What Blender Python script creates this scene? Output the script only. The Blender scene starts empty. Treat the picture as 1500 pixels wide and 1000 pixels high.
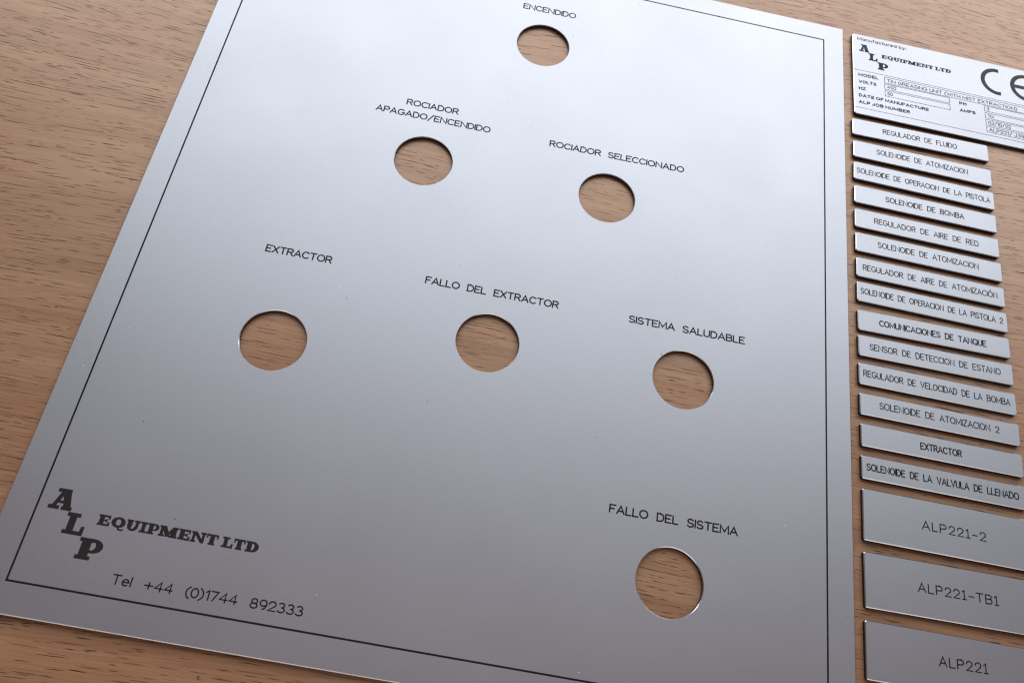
import bpy, bmesh, math, random
from mathutils import Vector, Matrix
from mathutils.geometry import tessellate_polygon

random.seed(7)
scene = bpy.context.scene
COL = scene.collection
PI = math.pi
TOP = 1.6                       # plate thickness, mm


def W(x, y, z=0.0):             # millimetres measured from the panel's engraved corner -> metres
    return Vector(((x - 124.0) / 1000, (y - 140.0) / 1000, z / 1000))


# ------------------------------------------------------------------ camera
cd = bpy.data.cameras.new('camera')
cam = bpy.data.objects.new('camera', cd)
COL.objects.link(cam)
R = ((0.979736776695244, 0.15568837852932568, 0.1260038776454699),
     (0.19337998722513422, -0.8991096063932724, -0.3926908405214892),
     (0.05215389660986097, 0.40910028657967984, -0.9109977643145712))
ax, ay, az = Vector(R[0]), -Vector(R[1]), -Vector(R[2])
cp = W(117.844, -9.188, 254.159 + TOP)
cam.matrix_world = Matrix(((ax.x, ay.x, az.x, cp.x), (ax.y, ay.y, az.y, cp.y), (ax.z, ay.z, az.z, cp.z), (0, 0, 0, 1)))
cd.sensor_width = 36.0
cd.lens = 36.0 * 1162.18 / 1500.0
cd.clip_start = 0.01
cd.clip_end = 50
cd.dof.use_dof = True
cd.dof.focus_distance = 0.278
cd.dof.aperture_fstop = 30.0
scene.camera = cam
scene.cycles.filter_width = 1.25

# ------------------------------------------------------------------ light
world = bpy.data.worlds.new('World')
scene.world = world
world.use_nodes = True
bg = world.node_tree.nodes['Background']
bg.inputs[0].default_value = (1.0, 0.74, 0.72, 1)
bg.inputs[1].default_value = 0.10


def area(name, loc, target, sx, sy, radiance, color):
    d = bpy.data.lights.new(name, 'AREA')
    d.shape = 'RECTANGLE'
    d.size, d.size_y = sx, sy
    d.energy = radiance * PI * sx * sy
    d.color = color
    o = bpy.data.objects.new(name, d)
    COL.objects.link(o)
    o.location = loc
    o.rotation_euler = (Vector(target) - Vector(loc)).to_track_quat('-Z', 'Y').to_euler()
    return o


# a tall window beyond the far edge: white haze low down, bluer sky in the upper panes
area('window_light_lower', (0.17, 1.00, 0.58), (0.17, -0.1, 0.12), 2.6, 0.68, 2.9, (0.93, 0.93, 0.985))
area('window_light_upper', (0.17, 0.84, 1.14), (0.17, -0.2, 0.16), 2.6, 0.54, 2.35, (0.75, 0.90, 0.99))
# the room behind the viewer: a second window and the warm ceiling
area('room_window_light', (0.0, -2.2, 0.62), (0, 0, 0.1), 3.8, 1.2, 0.85, (1.0, 0.97, 0.93))
area('ceiling_bounce_light', (0.15, -0.35, 1.7), (0.05, -0.1, 0.0), 2.0, 1.5, 0.16, (1.0, 0.56, 0.62))

scene.view_settings.view_transform = 'Standard'
scene.view_settings.look = 'None'
scene.view_settings.exposure = 0.0
scene.view_settings.gamma = 1.0
scene.view_settings.use_curve_mapping = False


# ------------------------------------------------------------------ materials
class NT:
    def __init__(s, name):
        s.m = bpy.data.materials.new(name)
        s.m.use_nodes = True
        s.t = s.m.node_tree
        s.b = s.t.nodes['Principled BSDF']

    def n(s, typ, **kw):
        o = s.t.nodes.new(typ)
        for k, v in kw.items():
            setattr(o, k, v)
        return o

    def l(s, a, b):
        s.t.links.new(a, b)

    def put(s, v, sock):
        if hasattr(v, 'is_linked') or isinstance(v, bpy.types.NodeSocket):
            s.l(v, sock)
        else:
            sock.default_value = v

    def math(s, op, a, b=0.0, c=0.0, clamp=False):
        o = s.n('ShaderNodeMath', operation=op, use_clamp=clamp)
        s.put(a, o.inputs[0]); s.put(b, o.inputs[1]); s.put(c, o.inputs[2])
        return o.outputs[0]

    def step(s, v, lo, hi, a=0.0, b=1.0):
        o = s.n('ShaderNodeMapRange', interpolation_type='SMOOTHSTEP')
        for i, q in enumerate((v, lo, hi, a, b)):
            s.put(q, o.inputs[i])
        return o.outputs[0]

    def xyz(s, x, y, z=0.0):
        o = s.n('ShaderNodeCombineXYZ')
        s.put(x, o.inputs[0]); s.put(y, o.inputs[1]); s.put(z, o.inputs[2])
        return o.outputs[0]

    def noise(s, vec, scale=1.0, detail=2.0, rough=0.5):
        o = s.n('ShaderNodeTexNoise')
        s.l(vec, o.inputs['Vector'])
        o.inputs['Scale'].default_value = scale
        o.inputs['Detail'].default_value = detail
        o.inputs['Roughness'].default_value = rough
        return o.outputs['Fac']

    def mixc(s, f, a, b):
        o = s.n('ShaderNodeMix', data_type='RGBA')
        s.put(f, o.inputs[0])
        for v, k in ((a, 6), (b, 7)):
            if isinstance(v, tuple):
                o.inputs[k].default_value = (*v, 1)
            else:
                s.l(v, o.inputs[k])
        return o.outputs[2]

    def mm(s):
        tc = s.n('ShaderNodeTexCoord')
        mp = s.n('ShaderNodeMapping')
        mp.inputs['Scale'].default_value = (1000, 1000, 1000)
        s.l(tc.outputs['Object'], mp.inputs[0])
        sp = s.n('ShaderNodeSeparateXYZ')
        s.l(mp.outputs[0], sp.inputs[0])
        return mp.outputs[0], sp.outputs[0], sp.outputs[1]


def wood_material():
    k = NT('oak_veneer')
    v, x, y = k.mm()
    # slow waviness of the grain, the same curve the pores follow
    p1 = k.math('SINE', k.math('ADD', k.math('MULTIPLY', x, 1 / 85), k.math('MULTIPLY', y, 1 / 47)))
    p2 = k.math('SINE', k.math('ADD', k.math('MULTIPLY_ADD', x, 1 / 38, 1.0), k.math('MULTIPLY', y, -1 / 29)))
    yy = k.math('ADD', y, k.math('ADD', k.math('MULTIPLY', p1, 3.0), k.math('MULTIPLY', p2, 1.3)))
    w2 = k.noise(k.xyz(k.math('MULTIPLY', x, 1 / 17), k.math('MULTIPLY', y, 1 / 7), 4.0), 1, 2)
    yy = k.math('ADD', yy, k.math('MULTIPLY', k.math('SUBTRACT', w2, 0.5), 0.9))
    # year bands and fibre streaks
    band = k.noise(k.xyz(k.math('MULTIPLY', x, 1 / 210), k.math('MULTIPLY', yy, 1 / 7.5), 2.0), 1, 3, 0.6)
    fibre = k.noise(k.xyz(k.math('MULTIPLY', x, 1 / 26), k.math('MULTIPLY', yy, 1 / 0.55), 7.0), 1, 3, 0.6)
    patch = k.noise(k.xyz(k.math('MULTIPLY', x, 1 / 70), k.math('MULTIPLY', y, 1 / 34), 9.0), 1, 2)
    col = k.mixc(k.step(band, 0.3, 0.7), (0.35, 0.192, 0.104), (0.48, 0.288, 0.165))
    col = k.mixc(k.math('MULTIPLY', k.step(patch, 0.35, 0.7), 0.35), col, (0.40, 0.18, 0.09))
    col = k.mixc(k.math('MULTIPLY', k.step(fibre, 0.42, 0.72), 0.42), col, (0.22, 0.095, 0.043))
    pale = k.noise(k.xyz(k.math('MULTIPLY', x, 1 / 34), k.math('MULTIPLY', yy, 1 / 0.8), 15.0), 1, 3, 0.65)
    col = k.mixc(k.math('MULTIPLY', k.step(pale, 0.5, 0.78), 0.4), col, (0.60, 0.37, 0.21))
    # open pores: long thin dashes, three sizes
    dens = k.step(band, 0.28, 0.62, 1.0, 0.45)
    total = None
    for i, (lx, ly, thr, keep, amp) in enumerate(((24, 1.4, 0.16, 0.30, 0.7), (9, 0.9, 0.17, 0.30, 0.6))):
        vo = k.n('ShaderNodeTexVoronoi', voronoi_dimensions='2D', feature='F1')
        vo.inputs['Scale'].default_value = 1.0
        k.l(k.xyz(k.math('MULTIPLY_ADD', x, 1 / lx, 3.7 * i), k.math('MULTIPLY_ADD', yy, 1 / ly, 11.3 * i)), vo.inputs['Vector'])
        sc = k.n('ShaderNodeSeparateColor')
        k.l(vo.outputs['Color'], sc.inputs[0])
        rad = k.math('MULTIPLY', k.math('MULTIPLY_ADD', sc.outputs[1], 0.75, 0.25), thr)
        msk = k.step(k.math('DIVIDE', vo.outputs['Distance'], rad), 1.0, 0.6)
        gate = k.math('LESS_THAN', sc.outputs[0], k.math('MULTIPLY', dens, keep * 1.6))
        tone = k.math('MULTIPLY_ADD', sc.outputs[2], 0.55 * amp, 0.45 * amp)
        msk = k.math('MULTIPLY', k.math('MULTIPLY', msk, gate), tone)
        total = msk if total is None else k.math('MAXIMUM', total, msk)
    rag = k.noise(k.xyz(k.math('MULTIPLY', x, 1 / 1.6), k.math('MULTIPLY', y, 1 / 0.5), 1.0), 1, 2)
    total = k.math('MULTIPLY', total, k.step(rag, 0.2, 0.5, 0.55, 1.0))
    col = k.mixc(k.math('MULTIPLY', total, 0.5), col, (0.06, 0.024, 0.012))
    # a few tiny knots
    vk = k.n('ShaderNodeTexVoronoi', voronoi_dimensions='2D', feature='F1')
    vk.inputs['Scale'].default_value = 1.0
    k.l(k.xyz(k.math('MULTIPLY', x, 1 / 16), k.math('MULTIPLY', y, 1 / 11)), vk.inputs['Vector'])
    kc = k.n('ShaderNodeSeparateColor')
    k.l(vk.outputs['Color'], kc.inputs[0])
    knot = k.math('MULTIPLY', k.step(vk.outputs['Distance'], 0.045, 0.02), k.math('LESS_THAN', kc.outputs[0], 0.06))
    col = k.mixc(k.math('MULTIPLY', knot, 0.75), col, (0.09, 0.04, 0.02))
    k.l(col, k.b.inputs['Base Color'])
    k.b.inputs['Roughness'].default_value = 0.38
    k.b.inputs['Specular IOR Level'].default_value = 0.9
    k.b.inputs['Coat Weight'].default_value = 0.35
    k.b.inputs['Coat Tint'].default_value = (1.0, 0.86, 0.72, 1)
    k.b.inputs['Specular Tint'].default_value = (1.0, 0.83, 0.69, 1)
    k.b.inputs['Coat Roughness'].default_value = 0.36
    bu = k.n('ShaderNodeBump')
    bu.inputs['Strength'].default_value = 0.55
    bu.inputs['Distance'].default_value = 0.00025
    h = k.math('SUBTRACT', k.math('MULTIPLY', fibre, 0.3), total)
    k.l(h, bu.inputs['Height'])
    k.l(bu.outputs[0], k.b.inputs['Normal'])
    return k.m


def silver_material():
    k = NT('satin_silver_laminate')
    v, x, y = k.mm()
    grain = k.noise(v, 1.9, 3, 0.75)
    cloud = k.noise(v, 0.025, 3, 0.55)
    base = k.mixc(grain, (0.405, 0.408, 0.428), (0.575, 0.578, 0.602))
    # dust: pale flecks and a few dark ones
    for sc_, lim, keep, c in ((0.11, 0.024, 0.06, (0.95, 0.93, 0.9)), (0.23, 0.03, 0.02, (0.95, 0.93, 0.9)), (0.035, 0.009, 0.5, (0.05, 0.04, 0.04))):
        vo = k.n('ShaderNodeTexVoronoi', voronoi_dimensions='2D', feature='F1')
        vo.inputs['Scale'].default_value = sc_
        k.l(v, vo.inputs['Vector'])
        s2 = k.n('ShaderNodeSeparateColor')
        k.l(vo.outputs['Color'], s2.inputs[0])
        r = k.math('MULTIPLY', s2.outputs[1], lim)
        f = k.math('MULTIPLY', k.math('LESS_THAN', vo.outputs['Distance'], r), k.math('LESS_THAN', s2.outputs[0], keep))
        base = k.mixc(k.math('MULTIPLY', f, 0.75), base, c)
        dust = f if sc_ == 0.11 else k.math('MAXIMUM', dust, f)
    k.l(base, k.b.inputs['Base Color'])
    k.l(k.math('SUBTRACT', 1.0, k.math('MULTIPLY', dust, 0.9)), k.b.inputs['Metallic'])
    k.l(k.math('MULTIPLY_ADD', cloud, 0.08, 0.47), k.b.inputs['Roughness'])
    bu = k.n('ShaderNodeBump')
    bu.inputs['Strength'].default_value = 0.22
    bu.inputs['Distance'].default_value = 0.00006
    k.l(grain, bu.inputs['Height'])
    k.l(bu.outputs[0], k.b.inputs['Normal'])
    return k.m


def plain(name, col, rough, metal=0.0, spec=0.5):
    k = NT(name)
    v, x, y = k.mm()
    g = k.noise(v, 2.5, 3, 0.6)
    k.l(k.mixc(g, tuple(c * 0.8 for c in col), tuple(min(1, c * 1.2) for c in col)), k.b.inputs['Base Color'])
    k.b.inputs['Roughness'].default_value = rough
    k.b.inputs['Metallic'].default_value = metal
    k.b.inputs['Specular IOR Level'].default_value = spec
    return k.m


M_WOOD = wood_material()
M_PORES = [plain('oak_pore_dark', (0.06, 0.024, 0.012), 0.6, 0.0, 0.2), plain('oak_pore', (0.13, 0.058, 0.031), 0.55, 0.0, 0.3), plain('oak_pore_pale', (0.18, 0.085, 0.048), 0.5, 0.0, 0.5)]
M_SILVER = silver_material()
M_BEVEL = plain('cut_silver_edge', (0.80, 0.80, 0.81), 0.24, 1.0)
M_CORE = plain('black_core', (0.010, 0.009, 0.010), 0.5, 0.0, 0.35)
M_ENGRAVE = plain('engraved_black', (0.010, 0.010, 0.011), 0.55, 0.0, 0.2)
M_LOGO = plain('engraved_black_field', (0.030, 0.025, 0.026), 0.5, 0.0, 0.2)


# ------------------------------------------------------------------ mesh helpers
def link(name, me, parent=None, mats=()):
    o = bpy.data.objects.new(name, me)
    COL.objects.link(o)
    for m in mats:
        me.materials.append(m)
    if parent:
        o.parent = parent
    return o


def thing(name, label, cat, loc, rz=0.0, group=None):
    o = bpy.data.objects.new(name, None)
    COL.objects.link(o)
    o.empty_display_size = 0.01
    o.location = loc
    o.rotation_euler = (0, 0, rz)
    o['label'] = label
    o['category'] = cat
    if group:
        o['group'] = group
    return o


def rrect(x0, y0, x1, y1, r, inset=0.0, seg=5):
    """rounded rectangle, counter-clockwise, shrunk by inset"""
    x0 += inset; y0 += inset; x1 -= inset; y1 -= inset
    r = max(r - inset, 0.02)
    pts = []
    for cx, cy, a0 in ((x1 - r, y1 - r, 0), (x0 + r, y1 - r, 90), (x0 + r, y0 + r, 180), (x1 - r, y0 + r, 270)):
        for i in range(seg + 1):
            a = math.radians(a0 + 90 * i / seg)
            pts.append((cx + r * math.cos(a), cy + r * math.sin(a)))
    return pts


def circ(cx, cy, r, inset=0.0, n=96):
    r += inset
    return [(cx + r * math.cos(-2 * PI * i / n), cy + r * math.sin(-2 * PI * i / n)) for i in range(n)]


def slab(name, outline, holes, levels, mats, parent, bevel_mat=None):
    """solid with holes: levels = [(inset, z), ...] from bottom to top, in mm"""
    bm = bmesh.new()
    gens = [outline] + list(holes)
    rings = []
    for inset, z in levels:
        rings.append([[bm.verts.new((px / 1000, py / 1000, z / 1000)) for px, py in g(inset)] for g in gens])
    for li in range(len(levels) - 1):
        for a, b in zip(rings[li], rings[li + 1]):
            n = len(a)
            for i in range(n):
                f = bm.faces.new((a[i], a[(i + 1) % n], b[(i + 1) % n], b[i]))
                f.smooth = False
                if bevel_mat is not None:
                    f.material_index = bevel_mat
    for lev, flip in ((0, True), (-1, False)):
        loops = [[v.co.copy() for v in ring] for ring in rings[lev]]
        flat = [v for ring in rings[lev] for v in ring]
        for t in tessellate_polygon(loops):
            vs = [flat[i] for i in t]
            nrm = (vs[1].co - vs[0].co).cross(vs[2].co - vs[0].co)
            if (nrm.z < 0) != flip:
                vs.reverse()
            try:
                bm.faces.new(vs)
            except ValueError:
                pass
    me = bpy.data.meshes.new(name)
    bm.to_mesh(me)
    bm.free()
    return link(name, me, parent, mats)


BEV = 0.26
SKIN0 = TOP - BEV - 0.06
FACE_LEVELS = [(0.0, SKIN0), (0.0, TOP - BEV), (BEV, TOP)]


def laminate(parent, outline, holes=()):
    slab('black_core', outline, holes, [(0.0, 0.02), (0.0, SKIN0 - 0.002)], [M_CORE], parent)
    f = slab('silver_face', outline, holes, FACE_LEVELS, [M_SILVER, M_BEVEL], parent, 1)
    return f


# ---- flat ink / engraving shapes (mm, local to the plate) --------------------
class Ink:
    def __init__(s):
        s.bm = bmesh.new()
        s.k = 0

    def z(s):
        s.k += 1
        return (TOP + 0.012 + 0.0004 * (s.k % 12)) / 1000

    def poly(s, pts):
        z = s.z()
        vs = [s.bm.verts.new((x / 1000, y / 1000, z)) for x, y in pts]
        loops = [[v.co.copy() for v in vs]]
        for t in tessellate_polygon(loops):
            q = [vs[i] for i in t]
            if (q[1].co - q[0].co).cross(q[2].co - q[0].co).z < 0:
                q.reverse()
            s.bm.faces.new(q)

    def strip(s, a, b):
        """quads between two equally long point rows"""
        z = s.z()
        va = [s.bm.verts.new((x / 1000, y / 1000, z)) for x, y in a]
        vb = [s.bm.verts.new((x / 1000, y / 1000, z)) for x, y in b]
        for i in range(len(va) - 1):
            q = [va[i], va[i + 1], vb[i + 1], vb[i]]
            if (q[1].co - q[0].co).cross(q[2].co - q[0].co).z < 0:
                q.reverse()
            s.bm.faces.new(q)

    def stroke(s, pts, w, cap=True):
        """a cutter path of width w with round ends"""
        P = [Vector(p) for p in pts]
        closed = (P[0] - P[-1]).length < 1e-6 and len(P) > 3
        if closed:
            P = P[:-1]
        n = len(P)
        L, Rr = [], []
        for i in range(n):
            a = P[i - 1] if (i > 0 or closed) else None
            b = P[(i + 1) % n] if (i < n - 1 or closed) else None
            d1 = (P[i] - a).normalized() if a is not None else None
            d2 = (b - P[i]).normalized() if b is not None else None
            if d1 is None: d1 = d2
            if d2 is None: d2 = d1
            t = d1 + d2
            t = t.normalized() if t.length > 1e-4 else d1
            nn = Vector((-t.y, t.x))
            c = max(nn.dot(Vector((-d1.y, d1.x))), 0.5)
            L.append(P[i] + nn * (w / 2 / c)); Rr.append(P[i] - nn * (w / 2 / c))
        if closed:
            L.append(L[0]); Rr.append(Rr[0])
        s.strip(L, Rr)
        if cap and not closed:
            for c in (P[0], P[-1]):
                s.poly([(c.x + w / 2 * math.cos(2 * PI * i / 10), c.y + w / 2 * math.sin(2 * PI * i / 10)) for i in range(10)])

    def build(s, name, parent, mat):
        me = bpy.data.meshes.new(name)
        s.bm.to_mesh(me)
        s.bm.free()
        return link(name, me, parent, [mat])


def arc(cx, cy, rx, ry, a0, a1, n=12):
    return [(cx + rx * math.cos(math.radians(a0 + (a1 - a0) * i / n)), cy + ry * math.sin(math.radians(a0 + (a1 - a0) * i / n))) for i in range(n + 1)]


# single-line engraver's alphabet, cap height 1: width, strokes
G = {
    'A': (.78, [[(0, 0), (.39, 1), (.78, 0)], [(.125, .32), (.655, .32)]]),
    'B': (.66, [[(0, 0), (0, 1), (.40, 1)] + arc(.40, .765, .22, .235, 90, -90) + [(0, .53)], [(0, .53), (.40, .53)] + arc(.40, .265, .26, .265, 90, -90) + [(0, 0)]]),
    'C': (.74, [arc(.41, .5, .41, .5, 42, 318, 20)]),
    'D': (.70, [[(0, 0), (0, 1), (.28, 1)] + arc(.28, .5, .42, .5, 90, -90, 16) + [(0, 0)]]),
    'E': (.60, [[(.60, 1), (0, 1), (0, 0), (.60, 0)], [(0, .52), (.48, .52)]]),
    'F': (.58, [[(.60, 1), (0, 1), (0, 0)], [(0, .52), (.46, .52)]]),
    'G': (.80, [arc(.41, .5, .41, .5, 42, 340, 20) + [(.81, .44), (.48, .44)]]),
    'H': (.68, [[(0, 0), (0, 1)], [(.68, 0), (.68, 1)], [(0, .52), (.68, .52)]]),
    'I': (.0, [[(0, 0), (0, 1)]]),
    'J': (.48, [[(.48, 1), (.48, .28)] + arc(.24, .26, .24, .26, 0, -180)]),
    'K': (.66, [[(0, 0), (0, 1)], [(.64, 1), (0, .36)], [(.22, .58), (.66, 0)]]),
    'L': (.54, [[(0, 1), (0, 0), (.54, 0)]]),
    'M': (.88, [[(0, 0), (0, 1), (.44, .20), (.88, 1), (.88, 0)]]),
    'N': (.74, [[(0, 0), (0, 1), (.74, 0), (.74, 1)]]),
    'O': (.84, [arc(.42, .5, .42, .5, 0, 360, 28)]),
    'P': (.64, [[(0, 0), (0, 1), (.38, 1)] + arc(.38, .735, .26, .265, 90, -90) + [(0, .47)]]),
    'Q': (.84, [arc(.42, .5, .42, .5, 0, 360, 28), [(.52, .26), (.82, -.06)]]),
    'R': (.66, [[(0, 0), (0, 1), (.38, 1)] + arc(.38, .745, .25, .255, 90, -90) + [(0, .49)], [(.34, .49), (.66, 0)]]),
    'S': (.64, [arc(.32, .745, .29, .255, 25, 262, 14) + arc(.32, .25, .32, .25, 80, -155, 14)]),
    'T': (.70, [[(0, 1), (.70, 1)], [(.35, 1), (.35, 0)]]),
    'U': (.66, [[(0, 1), (0, .33)] + arc(.33, .33, .33, .33, 180, 360, 14) + [(.66, 1)]]),
    'V': (.74, [[(0, 1), (.37, 0), (.74, 1)]]),
    'W': (1.0, [[(0, 1), (.25, 0), (.5, .95), (.75, 0), (1.0, 1)]]),
    'X': (.68, [[(0, 0), (.68, 1)], [(0, 1), (.68, 0)]]),
    'Y': (.7, [[(0, 1), (.35, .48), (.7, 1)], [(.35, .48), (.35, 0)]]),
    'Z': (.66, [[(0, 1), (.66, 1), (0, 0), (.66, 0)]]),
    '0': (.60, [arc(.30, .5, .30, .5, 0, 360, 24)]),
    '1': (.26, [[(0, .80), (.26, 1), (.26, 0)]]),
    '|': (.40, [[(0, .84), (.20, 1), (.20, 0)], [(0, 0), (.40, 0)]]),
    '2': (.62, [[(.02, .70)] + arc(.31, .71, .29, .29, 165, -35, 14) + [(0, 0), (.62, 0)]]),
    '3': (.60, [arc(.29, .765, .25, .235, 150, -75, 12) + arc(.29, .265, .31, .265, 80, -150, 14)]),
    '4': (.66, [[(.48, 0), (.48, 1), (0, .30), (.66, .30)]]),
    '5': (.60, [[(.54, 1), (.10, 1), (.05, .54)] + arc(.29, .33, .31, .32, 128, -150, 14)]),
    '7': (.60, [[(0, 1), (.60, 1), (.20, 0)]]),
    '8': (.62, [arc(.31, .76, .25, .24, -90, 270, 20), arc(.31, .26, .31, .26, 90, 450, 20)]),
    '9': (.60, [arc(.30, .68, .30, .32, 0, 360, 20), [(.60, .68)] + arc(.22, .60, .38, .60, 0, -78, 10)]),
    '/': (.62, [[(0, -.12), (.62, 1.12)]]),
    '-': (.50, [[(0, .45), (.50, .45)]]),
    '+': (.70, [[(0, .45), (.70, .45)], [(.35, .10), (.35, .80)]]),
    '(': (.26, [arc(.62, .45, .62, .72, 118, 242, 10)]),
    ')': (.26, [arc(-.36, .45, .62, .72, 62, -62, 10)]),
    ':': (.06, [[(.02, .05), (.05, .05)], [(.02, .58), (.05, .58)]]),
    'a': (.50, [arc(.25, .34, .25, .34, 0, 360, 16), [(.50, .68), (.50, 0)]]),
    'b': (.50, [[(0, 1), (0, 0)], arc(.25, .34, .25, .34, 0, 360, 16)]),
    'c': (.46, [arc(.26, .34, .26, .34, 45, 315, 14)]),
    'd': (.50, [[(.50, 1), (.50, 0)], arc(.25, .34, .25, .34, 0, 360, 16)]),
    'e': (.54, [[(.01, .36), (.54, .36)] + arc(.27, .34, .27, .34, 4, 310, 16)]),
    'f': (.32, [[(.12, 0), (.12, .78)] + arc(.30, .78, .18, .22, 180, 85, 6), [(0, .68), (.30, .68)]]),
    'l': (.0, [[(0, 0), (0, 1)]]),
    'n': (.46, [[(0, 0), (0, .68)], [(0, .42)] + arc(.23, .44, .23, .24, 180, 0, 10) + [(.46, 0)]]),
    'r': (.28, [[(0, 0), (0, .68)], [(0, .38)] + arc(.26, .40, .26, .28, 180, 80, 6)]),
    't': (.30, [[(.12, .92), (.12, .14)] + arc(.26, .14, .14, .14, 180, 285, 6), [(0, .68), (.30, .68)]]),
    'u': (.46, [[(0, .68), (0, .24)] + arc(.23, .24, .23, .24, 180, 360, 10), [(.46, .68), (.46, 0)]]),
    'y': (.48, [[(0, .68), (.25, 0)], [(.48, .68), (.16, -.26), (.02, -.26)]]),
    "'": (.0, []),
}
G['\u00d3'] = (.84, G['O'][1] + [[(.40, 1.16), (.56, 1.34)]])


def write(ink, text, a, b, h, w, track=0.27, space=0.62):
    """one line of text from baseline point a to baseline point b, cap height h"""
    adv, x, items = 0.0, 0.0, []
    for ch in text:
        if ch == ' ':
            x += space
            continue
        gw, st = G[ch]
        items.append((x, st))
        x += gw + track
    total = x - track
    a, b = Vector(a), Vector(b)
    d = b - a
    sx = (d.length - w) / total
    u = d.normalized()
    n = Vector((-u.y, u.x))
    for x0, st in items:
        for pl in st:
            pts = [a + u * (w / 2 + (x0 + px) * sx) + n * (w / 2 + py * (h - w)) for px, py in pl]
            ink.stroke([(p.x, p.y) for p in pts], w)


# ---- heavy slab-serif letters for the maker's emblem -------------------------
def ring(cx, cy, rx, ry, ix, iy, a0, a1, n=14):
    return arc(cx, cy, rx, ry, a0, a1, n), arc(cx, cy, ix, iy, a0, a1, n)


def slab_letter(ink, ch, x0, y0, x1, y1):
    def T(p):
        return (x0 + p[0] * (x1 - x0), y0 + p[1] * (y1 - y0))

    def R_(a, b, c, d):
        ink.poly([T(p) for p in ((a, b), (c, b), (c, d), (a, d))])

    def P_(*pts):
        ink.poly([T(p) for p in pts])

    def S_(pair):
        ink.strip([T(p) for p in pair[0]], [T(p) for p in pair[1]])

    s = .185
    if ch == 'A':
        R_(0, 0, .47, s); R_(.55, 0, 1, s)
        R_(.20, 1 - s, .78, 1)
        P_((.13, s - .01), (.32, s - .01), (.56, 1 - s + .01), (.36, 1 - s + .01))
        P_((.62, s - .01), (.94, s - .01), (.78, 1 - s + .01), (.44, 1 - s + .01))
        R_(.30, .30, .72, .43)
    elif ch == 'L':
        R_(.0, 0, 1, s); R_(.0, 1 - s, .66, 1); R_(.15, s - .01, .50, 1 - s + .01)
        P_((.80, s - .01), (1, s - .01), (1, .44), (.84, .44))
    elif ch == 'P':
        R_(0, 0, .62, s); R_(.0, 1 - s, .60, 1); R_(.11, s - .01, .50, 1 - s + .01)
        R_(.44, .33, .62, .47)
        S_(ring(.60, .665, .40, .335, .10, .175, 90, -90))
    elif ch == 'E':
        R_(0, 0, 1, s); R_(0, 1 - s, .97, 1); R_(.11, s - .01, .50, 1 - s + .01); R_(.48, .42, .70, .58)
        R_(.66, .33, .78, .67)
        P_((.80, s - .01), (1, s - .01), (1, .40), (.86, .40)); P_((.80, 1 - s + .01), (.97, 1 - s + .01), (.97, .62), (.85, .62))
    elif ch == 'Q':
        S_(ring(.5, .53, .50, .50, .17, .30, 0, 360, 28))
        P_((.38, .25), (.52, .30), (.66, -.02), (.78, -.06), (.92, .02), (.98, -.12), (.80, -.22), (.58, -.18))
    elif ch == 'U':
        R_(0, 1 - s, .48, 1); R_(.56, 1 - s, 1, 1); R_(.08, .40, .45, 1 - s + .01); R_(.67, .40, .91, 1 - s + .01)
        S_(ring(.5, .40, .40, .43, .12, .22, 180, 360))
        P_((.30, .42), (.40, .42), (.40, .30)); P_((.62, .42), (.71, .42), (.71, .25), (.62, .25))
    elif ch == 'I':
        R_(0, 0, 1, s); R_(0, 1 - s, 1, 1); R_(.24, s - .01, .76, 1 - s + .01)
    elif ch == 'M':
        R_(0, 0, .34, s); R_(.56, 0, 1, s); R_(0, 1 - s, .30, 1); R_(.70, 1 - s, 1, 1)
        R_(.07, s - .01, .24, 1 - s + .01); R_(.64, s - .01, .94, 1 - s + .01)
        P_((.09, 1), (.34, 1), (.60, .28), (.48, .02), (.40, .02))
        P_((.70, 1), (.78, 1), (.56, .05), (.46, .05), (.46, .30))
    elif ch == 'N':
        R_(0, 0, .36, s); R_(.0, 1 - s, .34, 1); R_(.62, 1 - s, 1, 1)
        R_(.09, s - .01, .28, 1 - s + .01); R_(.73, .02, .91, 1 - s + .01)
        P_((.06, 1), (.36, 1), (.89, .12), (.89, 0), (.70, 0))
    elif ch == 'T':
        R_(.0, 1 - s, 1, 1); R_(.22, 0, .78, s); R_(.30, s - .01, .70, 1 - s + .01)
        R_(.0, .60, .14, 1 - s + .01); R_(.86, .60, 1, 1 - s + .01)
    elif ch == 'D':
        R_(0, 0, .50, s); R_(0, 1 - s, .50, 1); R_(.10, s - .01, .46, 1 - s + .01)
        S_(ring(.48, .5, .52, .5, .18, .5 - s, 90, -90))


def emblem(ink, ox, oy, k):
    """maker's emblem; (ox, oy) is the lower left of the first letter"""
    for ch, a, b, c, d in (('A', 0, 0, 7.0, 6.3), ('L', 6.5, -6.45, 12.6, -.15), ('P', 12.6, -12.8, 19.8, -6.55)):
        slab_letter(ink, ch, ox + a * k, oy + b * k, ox + c * k, oy + d * k)
    for ch, a, b in (('E', 15.5, 19.1), ('Q', 19.5, 23.7), ('U', 23.9, 27.9), ('I', 28.0, 30.2), ('P', 30.3, 33.7), ('M', 33.8, 39.4), ('E', 39.6, 43.2),
                     ('N', 43.4, 47.9), ('T', 48.0, 51.6), ('L', 52.8, 56.2), ('T', 56.3, 59.8), ('D', 60.0, 64.0)):
        slab_letter(ink, ch, ox + a * k, oy - 2.35 * k, ox + b * k, oy + .85 * k)


# ------------------------------------------------------------------ tabletop
def grain_y(x, y):               # how far the grain line through (x, y) is bent, same curve as in the veneer material
    return 3.0 * math.sin(x / 85 + y / 47) + 1.3 * math.sin(x / 38 + 1.0 - y / 29)


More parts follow.
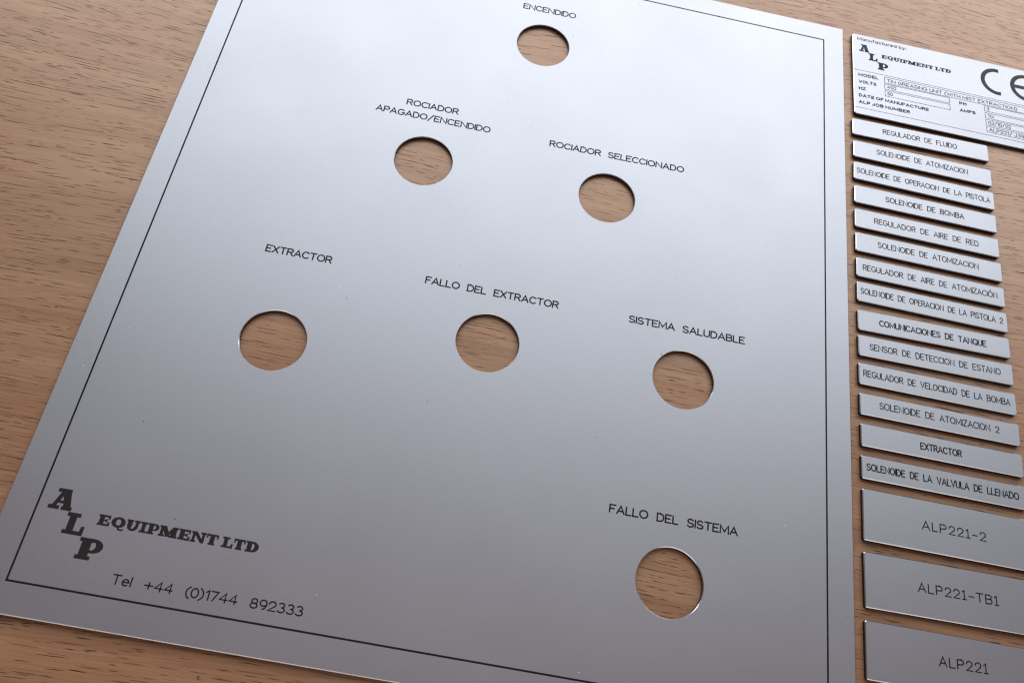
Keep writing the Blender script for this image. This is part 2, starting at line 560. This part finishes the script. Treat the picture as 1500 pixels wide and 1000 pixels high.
bm = bmesh.new()
bmesh.ops.create_cube(bm, size=1.0)
bmesh.ops.scale(bm, vec=(1.9, 1.2, 0.028), verts=bm.verts)
bmesh.ops.translate(bm, vec=(0.1, 0.12, -0.014), verts=bm.verts)
bmesh.ops.bevel(bm, geom=bm.edges[:], offset=0.003, segments=3, affect='EDGES')
rng = random.Random(11)
bands = [(rng.uniform(9, 60), rng.uniform(0, 6.28), rng.uniform(-0.02, 0.02)) for _ in range(4)]


def pore(x, y, length, width, slot):
    """one open pore of the oak: a thin tapering slit that follows the grain"""
    n = 5
    slope = rng.gauss(0, 0.012)
    a, b = [], []
    lean = rng.uniform(0.3, 0.7)
    for i in range(n):
        t = i / (n - 1)
        px = x + (t - 0.5) * length
        py = y + grain_y(x, y) - grain_y(px, y) + slope * (px - x) + rng.gauss(0, width * 0.16)
        env = min(t / lean, (1 - t) / (1 - lean)) ** 0.6 if 0 < t < 1 else 0.0
        hw = width / 2 * (0.16 + 0.84 * env) * rng.uniform(0.75, 1.15)
        a.append((px, py + hw)); b.append((px, py - hw))
    z = 0.006 + 0.0005 * rng.randrange(8)
    va = [bm.verts.new((px / 1000, py / 1000, z / 1000)) for px, py in a]
    vb = [bm.verts.new((px / 1000, py / 1000, z / 1000)) for px, py in b]
    for i in range(n - 1):
        f = bm.faces.new((vb[i], vb[i + 1], va[i + 1], va[i]))
        f.material_index = slot


count, tries, rows = 0, 0, {}
while count < 25000 and tries < 260000:
    tries += 1
    x = rng.uniform(-400, 430); y = rng.uniform(-290, 330)
    yy = y + grain_y(x, y)
    d = sum(math.sin(yy * 6.28 / w + ph + x * sl) for w, ph, sl in bands) / 4
    if rng.random() > 0.62 + 0.4 * d:
        continue
    ln = min(22.0, rng.lognormvariate(1.7, 0.5))
    row = int(math.floor(yy / 0.45))
    if rng.random() < 0.9 and any(x - ln / 2 < b + 0.8 and x + ln / 2 > a - 0.8 for q in (row - 1, row, row + 1) for a, b in rows.get(q, ())):
        continue                  # pores seldom lie right beside each other
    rows.setdefault(row, []).append((x - ln / 2, x + ln / 2))
    count += 1
    kind = rng.random()
    slot = 1 if kind < 0.16 else (2 if kind < 0.6 else 3)
    wd = rng.uniform(0.17, 0.34) * (1.0 if slot < 3 else 1.1)
    pore(x, y, ln, wd, slot)
    if rng.random() < 0.22:       # a second slit carries the line on
        pore(x + ln * 0.5 + rng.uniform(0.6, 4), y + rng.gauss(0, 0.15) - grain_y(x + ln, y) + grain_y(x, y), ln * rng.uniform(0.4, 1.0), wd * 0.9, slot)
me = bpy.data.meshes.new('tabletop')
bm.to_mesh(me)
bm.free()
table = link('tabletop', me, None, [M_WOOD, M_PORES[0], M_PORES[1], M_PORES[2]])
table['kind'] = 'structure'

# ------------------------------------------------------------------ the big control panel
PW, PH, INS = 247.579, 280.378, 9.21
panel = thing('control_panel', 'large silver panel with seven round holes and a thin black border line', 'control panel', W(PW / 2, PH / 2, 0))
ox, oy = PW / 2, PH / 2


def pl(x, y):
    return (x - ox, y - oy)


HOLES = ((124.03, 242.01), (87.03, 172.26), (159.25, 172.8), (52.61, 88.42), (124.0, 102.78), (194.73, 103.34), (195.11, 33.1))
laminate(panel, lambda i: rrect(*pl(-INS, -INS), *pl(PW + INS, PH + INS), 0.4, i, 3), [(lambda i, c=c: circ(*pl(*c), 11.0, i)) for c in HOLES])
k = Ink()
h = 0.29
for a, b, c, d in ((-h, -h, PW + h, h), (-h, PH - h, PW + h, PH + h), (-h, h, h, PH - h), (PW - h, h, PW + h, PH - h)):
    k.poly([pl(*p) for p in ((a, b), (c, b), (c, d), (a, d))])
k.build('border_line', panel, M_ENGRAVE)
for text, a, b, hh in (('ENCENDIDO', (112.6, 260.0), (135.8, 260.5), 3.1), ('ROCIADOR', (75.1, 196.7), (96.0, 196.9), 3.0), ('APAGADO/ENCENDIDO', (64.1, 191.0), (109.8, 191.4), 3.0),
                       ('ROCIADOR SELECCIONADO', (133.7, 191.2), (188.8, 192.0), 3.0), ('EXTRACTOR', (40.6, 120.7), (64.3, 120.9), 3.0), ('FALLO DEL EXTRACTOR', (98.0, 120.7), (146.9, 121.1), 3.0),
                       ('SISTEMA SALUDABLE', (172.9, 121.4), (216.7, 121.8), 3.0), ('FALLO DEL SISTEMA', (173.1, 51.65), (216.9, 51.7), 3.0)):
    k = Ink()
    write(k, text, pl(*a), pl(*b), hh, 0.51, 0.2, 0.85)
    k.build('engraved_caption', panel, M_ENGRAVE)
k = Ink()
write(k, 'Tel +44 (0)1744 892333', pl(28.4, 3.75), pl(84.9, 4.0), 3.0, 0.41, 0.2, 1.0)
k.build('phone_number', panel, M_ENGRAVE)
k = Ink()
emblem(k, *pl(3.1, 21.85), 1.0)
k.build('emblem', panel, M_LOGO)

# ------------------------------------------------------------------ the strip of labels
LABELS = [  # text, top-left, angle, width, height, text ends, cap height, stroke
    ('REGULADOR DE FLUIDO', (260.2, 239.2), 0.75, 61.2, 8.7, (273.7, 233.85), (307.2, 234.25)),
    ('SOLENOIDE DE ATOMIZACION', (260.5, 227.4), -0.45, 61.2, 8.6, (270.5, 222.2), (311.1, 221.9)),
    ('SOLENOIDE DE OPERACION DE LA PISTOLA', (260.5, 216.3), -1.0, 61.3, 8.9, (261.5, 210.6), (319.9, 209.45)),
    ('SOLENOIDE DE BOMBA', (260.4, 204.3), -0.55, 61.2, 8.7, (273.5, 198.7), (307.5, 198.3)),
    ('REGULADOR DE AIRE DE RED', (260.4, 192.7), -0.6, 61.1, 8.9, (268.3, 186.95), (312.7, 186.3)),
    ('SOLENOIDE DE ATOMIZACION', (260.4, 181.3), -0.6, 61.2, 8.8, (269.4, 175.8), (311.7, 175.4)),
    ('REGULADOR DE AIRE DE ATOMIZACI\u00d3N', (260.5, 169.7), -0.55, 61.1, 8.7, (262.9, 164.0), (318.5, 163.7)),
    ('SOLENOIDE DE OPERACION DE LA PISTOLA 2', (260.5, 158.7), -0.75, 61.1, 8.6, (261.7, 153.3), (319.7, 152.7)),
    ('COMUNICACIONES DE TANQUE', (260.4, 146.3), 0.6, 60.9, 8.6, (268.8, 140.65), (311.8, 141.05)),
    ('SENSOR DE DETECCION DE ESTANO', (260.4, 135.6), 0.15, 61.0, 8.5, (264.7, 129.85), (316.5, 130.4)),
    ('REGULADOR DE VELOCIDAD DE LA BOMBA', (260.3, 124.1), -0.28, 61.1, 8.6, (261.9, 118.6), (319.0, 118.45)),
    ('SOLENOIDE DE ATOMIZACION 2', (260.4, 112.1), -0.36, 61.0, 8.4, (267.7, 106.85), (313.6, 106.65)),
    ('EXTRACTOR', (260.5, 100.3), -0.23, 60.9, 8.5, (282.5, 94.55), (298.2, 94.55)),
    ('SOLENOIDE DE LA VALVULA DE LLENADO', (260.4, 88.4), -0.2, 60.9, 8.5, (262.1, 82.95), (318.5, 82.75)),
    ('ALP22|-2', (260.5, 76.4), -0.22, 65.2, 17.9, (281.4, 65.8), (304.7, 65.65)),
    ('ALP22|-TB|', (260.3, 54.7), 0.55, 65.2, 18.1, (278.8, 44.65), (307.2, 44.85)),
    ('ALP22|', (260.2, 32.7), 0.2, 65.2, 18.0, (284.6, 22.55), (301.4, 22.75)),
]
WORDS = [
    'narrow silver label directly under the nameplate, engraved REGULADOR DE FLUIDO',
    'narrow silver label SOLENOIDE DE ATOMIZACION lying just below REGULADOR DE FLUIDO',
    'narrow silver label engraved SOLENOIDE DE OPERACION DE LA PISTOLA without a number',
    'narrow silver label engraved SOLENOIDE DE BOMBA',
    'narrow silver label engraved REGULADOR DE AIRE DE RED',
    'narrow silver label SOLENOIDE DE ATOMIZACION lying just below REGULADOR DE AIRE DE RED',
    'narrow silver label engraved REGULADOR DE AIRE DE ATOMIZACI\u00d3N',
    'narrow silver label engraved SOLENOIDE DE OPERACION DE LA PISTOLA 2',
    'narrow silver label engraved COMUNICACIONES DE TANQUE',
    'narrow silver label engraved SENSOR DE DETECCION DE ESTANO',
    'narrow silver label engraved REGULADOR DE VELOCIDAD DE LA BOMBA',
    'narrow silver label engraved SOLENOIDE DE ATOMIZACION 2',
    'narrow silver label with only the short word EXTRACTOR on it',
    'narrow silver label engraved SOLENOIDE DE LA VALVULA DE LLENADO',
    'tall silver label whose code ends in -2, below the narrow labels',
    'tall silver label whose code ends in -TB1, middle of the three tall ones',
    'tall silver label whose code has no dash, at the bottom of the strip',
]
for i, (text, tl, ang, lw, lh, a, b) in enumerate(LABELS):
    r = math.radians(ang)
    u = Vector((math.cos(r), math.sin(r)))
    n = Vector((-u.y, u.x))
    c = Vector(tl) + u * lw / 2 - n * lh / 2
    tall = lh > 12
    t = thing('engraved_label', WORDS[i], 'label', W(c.x, c.y, 0), r, 'tall engraved code labels' if tall else 'narrow engraved labels beside the panel')
    laminate(t, lambda q, lw=lw, lh=lh: rrect(-lw / 2, -lh / 2, lw / 2, lh / 2, 0.75, q, 5))

    def loc(p):
        d = Vector(p) - c
        return (d.dot(u), d.dot(n))
    k = Ink()
    if tall:
        write(k, text, loc(a), loc(b), 3.2, 0.40, 0.30, 0.6)
    else:
        write(k, text, loc(a), loc(b), 2.7, {8: 0.45, 12: 0.45, 13: 0.42, 3: 0.40}.get(i, 0.36), 0.22, 0.85)
    k.build('engraved_text', t, M_ENGRAVE)

# ------------------------------------------------------------------ the data nameplate
NW, NH = 95.0, 46.6
r = math.radians(0.15)
u = Vector((math.cos(r), math.sin(r))); n = Vector((-u.y, u.x))
tl = Vector((261.2, 288.7))
c = tl + u * NW / 2 - n * NH / 2
plate = thing('nameplate', 'wide silver nameplate with CE mark and rows of boxed data', 'nameplate', W(c.x, c.y, 0), r)
laminate(plate, lambda q: rrect(-NW / 2, -NH / 2, NW / 2, NH / 2, 1.1, q, 6))


def nl(x, y):                    # offsets below were measured from (262.0, 288.8)
    d = Vector((262.0 + x, 288.8 + y)) - c
    return (d.dot(u), d.dot(n))


k = Ink()
write(k, 'Manufactured by:', nl(1.4, -3.75), nl(24.9, -3.55), 1.85, 0.34, 0.30, 0.35)
k.build('engraved_text', plate, M_ENGRAVE)
k = Ink()
emblem(k, *nl(2.2, -10.2), 0.678)
k.build('emblem', plate, M_ENGRAVE)
k = Ink()
for y in (-21.6, -43.0):
    p, q = nl(-0.75, y), nl(93.1, y + 0.25)
    k.stroke([p, q], 0.22, False)
k.build('divider_line', plate, M_ENGRAVE)
for text, x0, x1, y in (('MODEL', 1.5, 10.8, -25.1), ('VOLTS', 1.6, 9.7, -29.05), ('HZ', 1.5, 4.8, -32.95), ('DATE OF MANUFACTURE', 1.4, 33.6, -36.9), ('ALP JOB NUMBER', 1.3, 24.7, -40.65),
                        ('PH', 48.2, 51.6, -29.0), ('AMPS', 48.1, 55.5, -32.9)):
    k = Ink()
    write(k, text, nl(x0, y), nl(x1, y + 0.15), 1.78, 0.44, 0.34, 0.30)
    k.build('engraved_text', plate, M_ENGRAVE)
for text, tx1, x0, x1, y0, y1 in (('TIN GREASING UNIT (WITH MIST EXTRACTION)', 75.7, 13.6, 90.8, -25.95, -22.55), ('400', 18.9, 13.6, 43.6, -29.5, -26.5), ('50', 17.2, 13.6, 43.6, -33.4, -30.3),
                                  ('3', 62.3, 60.0, 90.8, -29.45, -26.45), ('10', 64.0, 60.0, 90.8, -33.35, -30.3), ('03/10/22', 71.6, 60.0, 90.8, -37.25, -34.15), ('ALP221/ J39', 77.2, 60.0, 90.8, -41.15, -38.1)):
    k = Ink()
    k.stroke([nl(x0, y0), nl(x1, y0 + .1), nl(x1, y1 + .1), nl(x0, y1), nl(x0, y0)], 0.24)
    k.build('field_box', plate, M_ENGRAVE)
    k = Ink()
    write(k, text, nl(x0 + 1.05, y0 + .6), nl(tx1, y0 + .65), 1.95, 0.30, 0.24, 0.40)
    k.build('engraved_text', plate, M_ENGRAVE)
k = Ink()
for cx, e in ((67.5, False), (81.6, True)):
    ccx, ccy = nl(cx, -10.65)
    o_ = arc(ccx, ccy, 7.75, 7.75, 80, 280, 40)
    i_ = arc(ccx, ccy, 5.75, 5.75, 76.5, 283.5, 40)
    k.strip(o_, i_)
    if e:
        k.poly([(ccx - 5.9, ccy - 1.0), (ccx + .6, ccy - 1.0), (ccx + .6, ccy + 1.0), (ccx - 5.9, ccy + 1.0)])
k.build('conformity_mark', plate, M_LOGO)
